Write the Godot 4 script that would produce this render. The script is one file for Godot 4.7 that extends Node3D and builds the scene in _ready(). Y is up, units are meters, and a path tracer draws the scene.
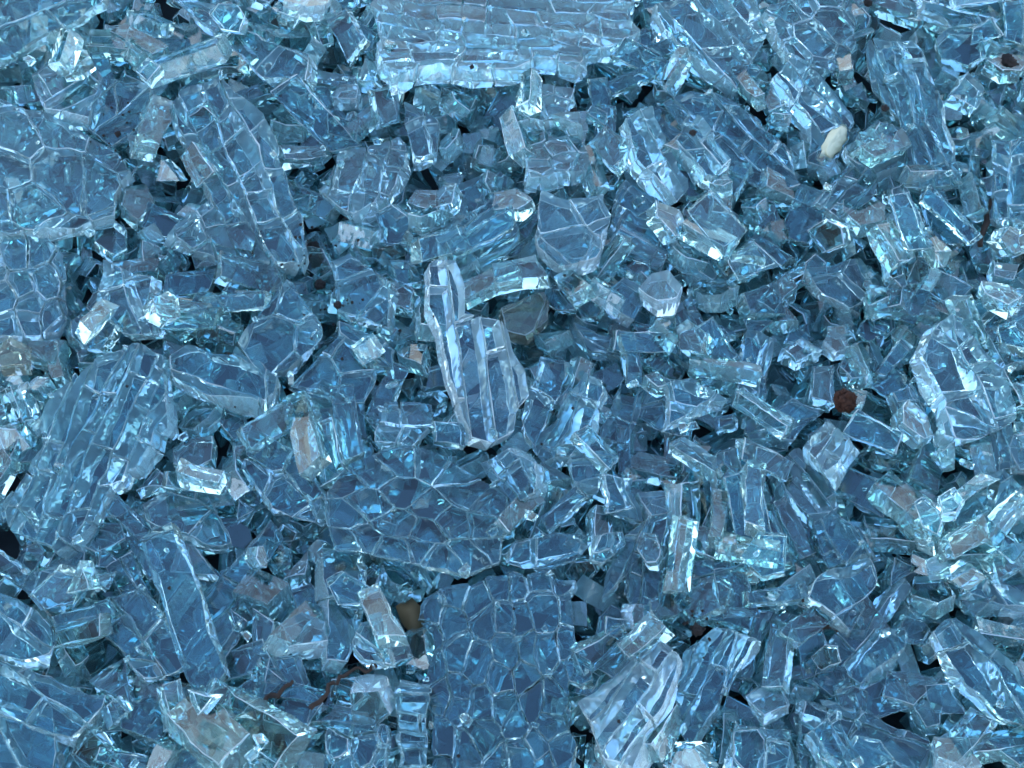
extends Node3D
# A heap of broken toughened glass seen from above in blue open shade.

const MM := 0.001
var cam_pos: Vector3
var cam_f: Vector3
var cam_r: Vector3
var cam_u: Vector3
const HALF := 0.25                     # tangent of half the vertical field of view
const TILT := 26.0                     # degrees off straight down
const DIST := 0.60
var rng := RandomNumberGenerator.new()
var warp := FastNoiseLite.new()
var flute := FastNoiseLite.new()
var hackle := 0.00042
var shear := Vector2.ZERO
var M := {}
var taken := {}

# ---------- height of the heap, kept while things are laid down ----------
const GX := 240
const GZ := 220
const CELL := 0.0025
const OX := -0.30
const OZ := -0.29
var hm := PackedFloat32Array()

func hidx(x: float, z: float) -> int:
	var i := clampi(int((x - OX) / CELL), 0, GX - 1)
	var j := clampi(int((z - OZ) / CELL), 0, GZ - 1)
	return j * GX + i

func view_ray(px: float, py: float) -> Vector3:
	return cam_f + cam_r * ((px - 512.0) / 384.0 * HALF) + cam_u * ((384.0 - py) / 384.0 * HALF)

func spot(px: float, py: float, y: float) -> Vector3:
	var d := view_ray(px, py)
	return cam_pos + d * ((y - cam_pos.y) / d.y)

func on_plane(px: float, py: float, p0: Vector3, n: Vector3) -> Vector3:
	var d := view_ray(px, py)
	return cam_pos + d * ((p0 - cam_pos).dot(n) / d.dot(n))

# ---------- names and words ----------
func numbered(called: String) -> String:
	var k: int = taken.get(called, 0)
	taken[called] = k + 1
	return called if k == 0 else "%s_%03d" % [called, k]

func tag(o: Node, label: String, category: String, group := "", kind := "") -> void:
	if label: o.set_meta("label", label)
	if category: o.set_meta("category", category)
	if group: o.set_meta("group", group)
	if kind: o.set_meta("kind", kind)

var known := []

func short_name(label: String) -> String:
	var cut := label.length()
	for w in [" with ", " of ", " below ", " beside ", " above ", " under ", " that ", " left ", " lying ", " behind ", " between ", " along ", " split ", " beneath ", " cracked ", " leaning ", " at ", " by ", " and ", " hanging ", " wedged ", " standing ", " over ", " resting ", " curling ", " spreading ", " sunk ", " joined ", " bridging ", " next ", " crazed into ", " next to ", " just "]:
		var at := label.find(w)
		if at > 8: cut = mini(cut, at)
	return label.substr(0, cut)

func neighbour(px: float, py: float) -> String:
	var best := 1e9
	var out := ""
	for k in known:
		var dd: float = k[0].distance_to(Vector2(px, py))
		if dd < best:
			best = dd
			out = k[1]
	return out

# ---------- glass ----------
func glass(called: String, c: Color, solid: float, rough: float) -> StandardMaterial3D:
	var m := StandardMaterial3D.new()
	m.resource_name = called
	m.transparency = BaseMaterial3D.TRANSPARENCY_ALPHA
	m.albedo_color = Color(c.r, c.g, c.b, solid)
	m.roughness = rough
	m.refraction_enabled = true
	m.refraction_scale = 0.052
	m.metallic_specular = 0.5
	return m

# A field that every crack follows, so that the two walls of one crack match.
func bent(p: Vector2, h: float, seed_off: float, amp: float, slant: float) -> Vector2:
	var q := p * 1000.0
	var a := warp.get_noise_3d(q.x, q.y, seed_off)
	var b := warp.get_noise_3d(q.x + 311.0, q.y - 97.0, seed_off)
	var c := warp.get_noise_3d(q.x * 0.6 - 57.0, q.y * 0.6 + 211.0, seed_off + h * 3.0)
	var d := warp.get_noise_3d(q.x * 0.6 + 77.0, q.y * 0.6 + 411.0, seed_off + h * 3.0)
	var e := flute.get_noise_2d(q.x + seed_off, q.y)
	var f := flute.get_noise_2d(q.x - 91.0, q.y + seed_off)
	var g := flute.get_noise_3d(q.x * 0.7, q.y * 0.7, h * 2.2 + seed_off)
	return p + Vector2(a, b) * amp + Vector2(c, d) * slant * h + Vector2(e + g * 0.8, f - g * 0.8) * (hackle * (1.15 - h * h)) + shear * h

# One piece of glass: a prism over a polygon (metres), walls bent and sloping, small chamfers.
func piece_mesh(poly: PackedVector2Array, t: float, so: float, amp: float, slant: float, chamfer: float, seg: float, mats: Array, lens := 0.0) -> ArrayMesh:
	if not Geometry2D.is_polygon_clockwise(poly):
		poly = poly.duplicate()
		poly.reverse()
	var n := poly.size()
	# walls, one grid for each side of the polygon
	var hs := [1.0, 0.92, 0.45, 0.0, -0.45, -0.92, -1.0]
	var ins := [chamfer, 0.0, 0.0, 0.0, 0.0, 0.0, chamfer]
	var tops := PackedVector2Array()
	var bots := PackedVector2Array()
	var V := PackedVector3Array()
	var N := PackedVector3Array()
	var I := PackedInt32Array()
	var IE := PackedInt32Array()
	var mid := Vector2.ZERO
	for p in poly: mid += p / n
	for e in n:
		var a := poly[e]
		var b := poly[(e + 1) % n]
		var k := maxi(1, int(round(a.distance_to(b) / seg)))
		var base := V.size()
		var g := []
		for r in 7:
			var row := PackedVector3Array()
			for s in k + 1:
				var p := a.lerp(b, float(s) / k)
				var w := bent(p, hs[r], so, amp, slant)
				if ins[r] > 0.0:
					w += (mid - w).normalized() * minf(ins[r], 0.3 * (mid - w).length())
				row.append(Vector3(w.x, hs[r] * t * 0.5, w.y))
				if s < k and r == 0: tops.append(w)
				if s < k and r == 6: bots.append(w)
			g.append(row)
		for r in 7:
			for s in k + 1:
				var du: Vector3 = g[r][mini(s + 1, k)] - g[r][maxi(s - 1, 0)]
				var dv: Vector3 = g[mini(r + 1, 6)][s] - g[maxi(r - 1, 0)][s]
				if r == 1: dv = g[2][s] - g[1][s]
				if r == 5: dv = g[5][s] - g[4][s]
				V.append(g[r][s])
				N.append(du.cross(dv).normalized())
		for r in 6:
			for s in k:
				var i := base + r * (k + 1) + s
				if (r == 0 or r == 5) and mats.size() > 2: IE.append_array([i, i + 1, i + k + 1, i + 1, i + k + 2, i + k + 1])
				else: I.append_array([i, i + 1, i + k + 1, i + 1, i + k + 2, i + k + 1])
	# which way do the walls face?
	var out := 0.0
	for i in V.size():
		out += N[i].dot(Vector3(V[i].x - mid.x, 0, V[i].z - mid.y))
	if out < 0.0:
		for i in N.size(): N[i] = -N[i]
	# turn windings to agree with normals (front faces clockwise)
	I = wound(I, V, N)
	IE = wound(IE, V, N)
	var am := ArrayMesh.new()
	var arr := []
	arr.resize(Mesh.ARRAY_MAX)
	arr[Mesh.ARRAY_VERTEX] = V
	arr[Mesh.ARRAY_NORMAL] = N
	arr[Mesh.ARRAY_INDEX] = I
	am.add_surface_from_arrays(Mesh.PRIMITIVE_TRIANGLES, arr)
	am.surface_set_material(0, mats[1])
	if IE.size() > 0:
		arr[Mesh.ARRAY_INDEX] = IE
		am.add_surface_from_arrays(Mesh.PRIMITIVE_TRIANGLES, arr)
		am.surface_set_material(1, mats[2])
	# the two faces of the old pane
	var CV := PackedVector3Array()
	var CN := PackedVector3Array()
	var CI := PackedInt32Array()
	for side in 2:
		var ring := tops if side == 0 else bots
		var y := t * 0.5 if side == 0 else -t * 0.5
		var up := Vector3.UP if side == 0 else Vector3.DOWN
		var tri := Geometry2D.triangulate_polygon(ring)
		if tri.is_empty():
			for i in range(1, ring.size() - 1): tri.append_array([0, i, i + 1])
		var base := CV.size()
		for p in ring:
			CV.append(Vector3(p.x, y, p.y))
			CN.append(up)
		for f in range(0, tri.size(), 3):
			var fa := CV[base + tri[f]]
			var fb := CV[base + tri[f + 1]]
			var fc := CV[base + tri[f + 2]]
			if (fb - fa).cross(fc - fa).dot(up) > 0.0:
				CI.append_array([base + tri[f], base + tri[f + 2], base + tri[f + 1]])
			else:
				CI.append_array([base + tri[f], base + tri[f + 1], base + tri[f + 2]])
	arr = []
	arr.resize(Mesh.ARRAY_MAX)
	arr[Mesh.ARRAY_VERTEX] = CV
	arr[Mesh.ARRAY_NORMAL] = CN
	arr[Mesh.ARRAY_INDEX] = CI
	am.add_surface_from_arrays(Mesh.PRIMITIVE_TRIANGLES, arr)
	am.surface_set_material(am.get_surface_count() - 1, mats[0])
	return am

func wound(J: PackedInt32Array, V: PackedVector3Array, N: PackedVector3Array) -> PackedInt32Array:
	for f in range(0, J.size(), 3):
		if (V[J[f + 1]] - V[J[f]]).cross(V[J[f + 2]] - V[J[f]]).dot(N[J[f]] + N[J[f + 1]] + N[J[f + 2]]) > 0.0:
			var x := J[f + 1]
			J[f + 1] = J[f + 2]
			J[f + 2] = x
	return J

func clip_half(poly: PackedVector2Array, m: Vector2, d: Vector2) -> PackedVector2Array:
	# keeps the part where (p - m) . d <= 0
	var out := PackedVector2Array()
	var n := poly.size()
	for i in n:
		var a := poly[i]
		var b := poly[(i + 1) % n]
		var da := (a - m).dot(d)
		var db := (b - m).dot(d)
		if da <= 0.0: out.append(a)
		if (da < 0.0 and db > 0.0) or (da > 0.0 and db < 0.0):
			out.append(a.lerp(b, da / (da - db)))
	return out

# cells round the sites, longer by ratio along the direction dir
func cells(outline: PackedVector2Array, sites: Array, dir: float, ratio: float, gap: float) -> Array:
	var out := []
	var c := cos(dir)
	var s := sin(dir)
	var box := Rect2(outline[0], Vector2.ZERO)
	for p in outline: box = box.expand(p)
	box = box.grow(0.01)
	var squash := func(p: Vector2) -> Vector2: return Vector2((p.x * c + p.y * s) / ratio, -p.x * s + p.y * c)
	var unsquash := func(p: Vector2) -> Vector2: return Vector2(p.x * ratio * c - p.y * s, p.x * ratio * s + p.y * c)
	var q := []
	for p in sites: q.append(squash.call(p))
	for i in q.size():
		var poly := PackedVector2Array([box.position, Vector2(box.end.x, box.position.y), box.end, Vector2(box.position.x, box.end.y)])
		var sq := PackedVector2Array()
		for p in poly: sq.append(squash.call(p))
		for j in q.size():
			if j == i: continue
			sq = clip_half(sq, (q[i] + q[j]) * 0.5, q[j] - q[i])
			if sq.size() < 3: break
		if sq.size() < 3: continue
		poly = PackedVector2Array()
		for p in sq: poly.append(unsquash.call(p))
		for part in Geometry2D.intersect_polygons(poly, outline):
			for inner in Geometry2D.offset_polygon(part, -gap * 0.5):
				if area(inner) > 4e-6: out.append(tidy(inner))
	return out

# long strips along dir, each cut across at uneven places
func strips(outline: PackedVector2Array, dir: float, w: float, L: float, gap: float) -> Array:
	var box := Rect2(outline[0], Vector2.ZERO)
	for p in outline: box = box.expand(p)
	var c := box.get_center()
	var R := box.size.length() * 0.55
	var e := Vector2.from_angle(dir)
	var f := e.orthogonal()
	var out := []
	var off := -R - w
	var line_m := c + f * off
	var line_n := f
	while off < R:
		off += w * rng.randf_range(0.65, 1.35)
		var next_m := c + f * off
		var next_n := f.rotated(rng.randfn(0, 0.05))
		var at := -R + rng.randf() * L
		var cut_m := c - e * R * 1.5
		var cut_n := e
		while true:
			var m2 := c + e * at
			var n2 := e.rotated(rng.randfn(0, 0.28))
			var poly := PackedVector2Array([c + (e + f) * -2.0 * R, c + (e - f) * 2.0 * R, c + (e + f) * 2.0 * R, c + (f - e) * 2.0 * R])
			poly = clip_half(poly, line_m, -line_n)
			poly = clip_half(poly, next_m, next_n)
			poly = clip_half(poly, cut_m + f * off, -cut_n)
			poly = clip_half(poly, m2 + f * off, n2)
			if poly.size() >= 3:
				for part in Geometry2D.intersect_polygons(poly, outline):
					for inner in Geometry2D.offset_polygon(part, -gap * 0.5):
						if area(inner) > 4e-6: out.append(tidy(inner))
			if at > R: break
			cut_m = m2
			cut_n = n2
			at += L * rng.randf_range(0.45, 1.7)
		line_m = next_m
		line_n = next_n
	return out

func area(p: PackedVector2Array) -> float:
	var a := 0.0
	for i in p.size(): a += p[i].cross(p[(i + 1) % p.size()])
	return absf(a) * 0.5

func tidy(p: PackedVector2Array) -> PackedVector2Array:
	var out := PackedVector2Array()
	for i in p.size():
		if p[i].distance_to(p[(i + 1) % p.size()]) > 0.0008: out.append(p[i])
	return out if out.size() >= 3 else p

# ---------- laying things down ----------
func inside(x: float, z: float, poly: PackedVector2Array) -> bool:
	return Geometry2D.is_point_in_polygon(Vector2(x, z), poly)

# rest height for a plane with this footprint, then raise the map
func settle(foot: PackedVector2Array, n: Vector3, t: float, quant: float) -> float:
	var box := Rect2(foot[0], Vector2.ZERO)
	for p in foot: box = box.expand(p)
	var mid := box.get_center()
	var need := []
	var x := box.position.x
	while x <= box.end.x:
		var z := box.position.y
		while z <= box.end.y:
			if inside(x, z, foot):
				need.append(hm[hidx(x, z)] + ((x - mid.x) * n.x + (z - mid.y) * n.z) / n.y)
			z += CELL
		x += CELL
	if need.is_empty(): need.append(hm[hidx(mid.x, mid.y)])
	need.sort()
	return need[int((need.size() - 1) * quant)] + t * 0.5 / n.y

func raise(foot: PackedVector2Array, n: Vector3, t: float, y: float) -> void:
	var box := Rect2(foot[0], Vector2.ZERO)
	for p in foot: box = box.expand(p)
	var mid := box.get_center()
	var x := box.position.x
	while x <= box.end.x:
		var z := box.position.y
		while z <= box.end.y:
			if inside(x, z, foot):
				var k := hidx(x, z)
				hm[k] = maxf(hm[k], y + t * 0.5 / n.y - ((x - mid.x) * n.x + (z - mid.y) * n.z) / n.y)
			z += CELL
		x += CELL

func lean(rightward: float, toward: float) -> Vector3:
	# the upper face looks this many degrees to the right and toward the viewer
	return Vector3(tan(deg_to_rad(rightward)), 1.0, tan(deg_to_rad(toward))).normalized()

# A cracked sheet still holding together. outline: picture points of its upper face.
func clump(d: Dictionary) -> void:
	var n := lean(d.get("rx", 0.0), d.get("rz", 0.0))
	var t: float = d.get("t", 8.0) * MM
	var pts: Array = d.o
	var cpx := Vector2.ZERO
	for p in pts: cpx += Vector2(p[0], p[1]) / pts.size()
	var y := 0.03
	var foot := PackedVector2Array()
	for it in 3:
		var p0 := spot(cpx.x, cpx.y, y) 
		foot = PackedVector2Array()
		for p in pts:
			var w := on_plane(p[0], p[1], p0, n)
			foot.append(Vector2(w.x, w.z))
		var box := Rect2(foot[0], Vector2.ZERO)
		for p in foot: box = box.expand(p)
		var m := box.get_center()
		var ym: float = settle(foot, n, t, d.get("q", 0.8)) + d.get("up", 0.0) * MM
		# height of the upper face at p0
		y = ym + t * 0.5 / n.y - ((p0.x - m.x) * n.x + (p0.z - m.y) * n.z) / n.y
	var o3 := spot(cpx.x, cpx.y, y)
	var bx := Rect2(foot[0], Vector2.ZERO)
	for p in foot: bx = bx.expand(p)
	var mc := bx.get_center()
	raise(foot, n, t, y - t * 0.5 / n.y + ((o3.x - mc.x) * n.x + (o3.z - mc.y) * n.z) / n.y)
	var ax := Vector3.RIGHT.slide(n).normalized()
	var az := ax.cross(n).normalized()
	if az.z < 0: az = -az
	var root := Node3D.new()
	root.name = numbered(d.get("name", "cracked_glass_sheet"))
	add_child(root)
	root.transform = Transform3D(Basis(ax, n, az), o3 - n * t * 0.5)
	tag(root, d.label, d.get("cat", "glass sheet"), d.get("group", "cracked sheets of toughened glass lying in the heap"))
	var local := func(px: float, py: float) -> Vector2:
		var w := on_plane(px, py, o3, n) - o3
		return Vector2(w.dot(ax), w.dot(az))
	var outline := PackedVector2Array()
	for p in pts: outline.append(local.call(p[0], p[1]))
	var lo := Rect2(outline[0], Vector2.ZERO)
	for p in outline: lo = lo.expand(p)
	var dir := 0.0
	var da: float = deg_to_rad(d.get("dir", 0.0))
	var v0: Vector2 = local.call(cpx.x, cpx.y)
	var v1: Vector2 = local.call(cpx.x + 20 * cos(da), cpx.y + 20 * sin(da))
	dir = (v1 - v0).angle()
	var ratio: float = d.get("ratio", 1.6)
	var sites := []
	rng.seed = hash(root.name)
	if d.has("s"):
		for p in d.s: sites.append(local.call(p[0], p[1]))
	else:
		var w: float = d.get("w", 11.0) * MM
		var L := w * ratio
		var R := lo.size.length() * 0.6
		var i := -R
		var row := 0
		while i < R:
			var j := -R + rng.randf() * L
			while j < R:
				var p := Vector2(j + rng.randf_range(-0.35, 0.35) * L, i + rng.randf_range(-1, 1) * w * (0.3 if ratio < 2.4 else 0.14)).rotated(dir) + lo.get_center()
				sites.append(p)
				j += L * rng.randf_range(0.7, 1.3)
			i += w
			row += 1
		var near := []
		for p in sites:
			if lo.grow(L).has_point(p): near.append(p)
		sites = near
	outline = ragged(outline, d.get("rag", 0.9) * MM)
	shear = Vector2.from_angle(dir).orthogonal() * d.get("shear", rng.randf_range(0.5, 1.5) * (1.0 if rng.randf() < 0.5 else -1.0)) * MM if ratio >= 1.5 else Vector2.ZERO
	hackle = d.get("hackle", 0.4) * MM
	var so := rng.randf() * 500.0
	var mats: Array = M.sets[d.get("mat", 0)]
	var loose: float = d.get("loose", 1.0)
	var wide: float = d.get("w", 11.0) * MM
	var gap: float = d.get("gap", 0.45) * MM
	for poly in strips(outline, dir, wide, wide * ratio, gap) if ratio >= 1.5 and not d.has("s") else cells(outline, sites, dir, ratio, gap):
		var mid := Vector2.ZERO
		for p in poly: mid += p / poly.size()
		var shifted := PackedVector2Array()
		for p in poly: shifted.append(p)
		var me := piece_mesh(shifted, t, so, d.get("amp", 0.9) * MM, d.get("slant", 3.0) * MM, rng.randf_range(0.15, 0.45) * MM * d.get("chamfer", 1.0), 1.1 * MM, mats if rng.randf() < d.get("crushed", 0.5) else mats.slice(0, 2))
		var pc := MeshInstance3D.new()
		var rim := false
		for p in poly:
			for e in outline.size():
				if Geometry2D.get_closest_point_to_segment(p, outline[e], outline[(e + 1) % outline.size()]).distance_to(p) < 0.0012: rim = true
		pc.name = "edge_piece" if rim else "inner_piece"
		pc.mesh = me
		root.add_child(pc, true)
		var turn := Basis.from_euler(Vector3(rng.randfn(0, 0.012), rng.randfn(0, 0.006), rng.randfn(0, 0.012)) * loose)
		var c3 := Vector3(mid.x, 0, mid.y)
		if rng.randf() < 0.15:
			# a sliver that has sprung out of the crack
			var q := bent(poly[rng.randi() % poly.size()], 1.0, so, d.get("amp", 0.9) * MM, d.get("slant", 3.0) * MM)
			var sl := MeshInstance3D.new()
			sl.mesh = M.slivers[rng.randi() % M.slivers.size()]
			sl.name = "crack_sliver"
			root.add_child(sl, true)
			sl.transform = Transform3D(Basis.from_euler(Vector3(rng.randfn(0, 0.3), rng.randf() * TAU, rng.randfn(0, 0.3))), Vector3(q.x, t * 0.5 + 0.0001, q.y))
		pc.transform = Transform3D(turn, c3 - turn * c3 + Vector3(0, rng.randfn(0, 0.12) * MM * loose, 0))

	shear = Vector2.ZERO
	hackle = 0.42 * MM

func ragged(o: PackedVector2Array, amp: float) -> PackedVector2Array:
	var out := PackedVector2Array()
	for i in o.size():
		var a := o[i]
		var b := o[(i + 1) % o.size()]
		var k := maxi(1, int(a.distance_to(b) / 0.005))
		for s in k:
			var p := a.lerp(b, (s + (rng.randf_range(-0.25, 0.25) if s > 0 else 0.0)) / k)
			out.append(p + (b - a).normalized().orthogonal() * rng.randf_range(-amp, amp))
	return out

# outline of a loose piece, lengths in metres
func loose_poly(kind: String, L: float, W: float) -> PackedVector2Array:
	var p := PackedVector2Array()
	var j := func(a: float) -> float: return rng.randf_range(-a, a)
	if kind == "wedge":
		p = PackedVector2Array([Vector2(-L / 2, -W / 2), Vector2(L / 2, j.call(0.3) * W), Vector2(-L * 0.3, W / 2)])
	elif kind == "bar":
		p = PackedVector2Array([Vector2(-L / 2 + j.call(0.1) * W, -W / 2), Vector2(L / 2 + j.call(0.3) * W, -W / 2 + j.call(0.15) * W), Vector2(L / 2 + j.call(0.3) * W, W / 2 + j.call(0.15) * W), Vector2(-L / 2 + j.call(0.2) * W, W / 2)])
	else:
		var k := rng.randi_range(4, 6)
		var a0 := rng.randf() * TAU
		for i in k:
			var a: float = a0 + TAU * (i + j.call(0.22)) / k
			p.append(Vector2(cos(a) * L * 0.55, sin(a) * W * 0.55) * rng.randf_range(0.85, 1.12))
	return p

func loose(d: Dictionary) -> MeshInstance3D:
	# d: px, py, L, W (mm), a (degrees in the picture), t, roll, pitch
	var t: float = d.get("t", 8.0) * MM
	var L: float = d.L * MM
	var W: float = d.W * MM
	rng.seed = int(d.px * 7919 + d.py * 104729 + 17)
	var poly := loose_poly(d.get("kind", "cube"), L, W)
	var me := piece_mesh(poly, t, rng.randf() * 500.0, 0.8 * MM, 2.0 * MM, rng.randf_range(0.2, 0.5) * MM, 1.1 * MM, M.sets[d.get("mat", 3)] if rng.randf() < 0.5 else M.sets[d.get("mat", 3)].slice(0, 2))
	var o := MeshInstance3D.new()
	o.mesh = me
	o.name = numbered(d.get("name", "glass_piece"))
	add_child(o)
	var roll: float = d.get("roll", rng.randfn(0, 22))
	var pitch: float = d.get("pitch", rng.randfn(0, 14))
	var turn := Basis(Vector3.UP, -deg_to_rad(d.get("a", 0.0))) * Basis(Vector3.BACK, deg_to_rad(pitch)) * Basis(Vector3.RIGHT, deg_to_rad(roll))
	var p := spot(d.px, d.py, 0.03)
	# reach of the turned piece
	var y := 0.03
	var half := 0.0
	var foot := PackedVector2Array()
	for it in 2:
		p = spot(d.px, d.py, y)
		foot = PackedVector2Array()
		var all := PackedVector2Array()
		half = 0.0
		for v in poly:
			for s in [-0.5, 0.5]:
				var q: Vector3 = turn * Vector3(v.x, s * t, v.y)
				half = maxf(half, -q.y)
				all.append(Vector2(p.x + q.x * 0.85, p.z + q.z * 0.85))
		foot = Geometry2D.convex_hull(all)
		foot.remove_at(foot.size() - 1)
		y = settle(foot, Vector3.UP, half * 1.5, d.get("q", 0.7)) + d.get("up", 0.0) * MM
	raise(foot, Vector3.UP, half * 1.3, y)
	o.transform = Transform3D(turn, spot(d.px, d.py, y))
	tag(o, d.get("label", ""), d.get("cat", "glass piece"), d.get("group", ""))
	return o

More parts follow.
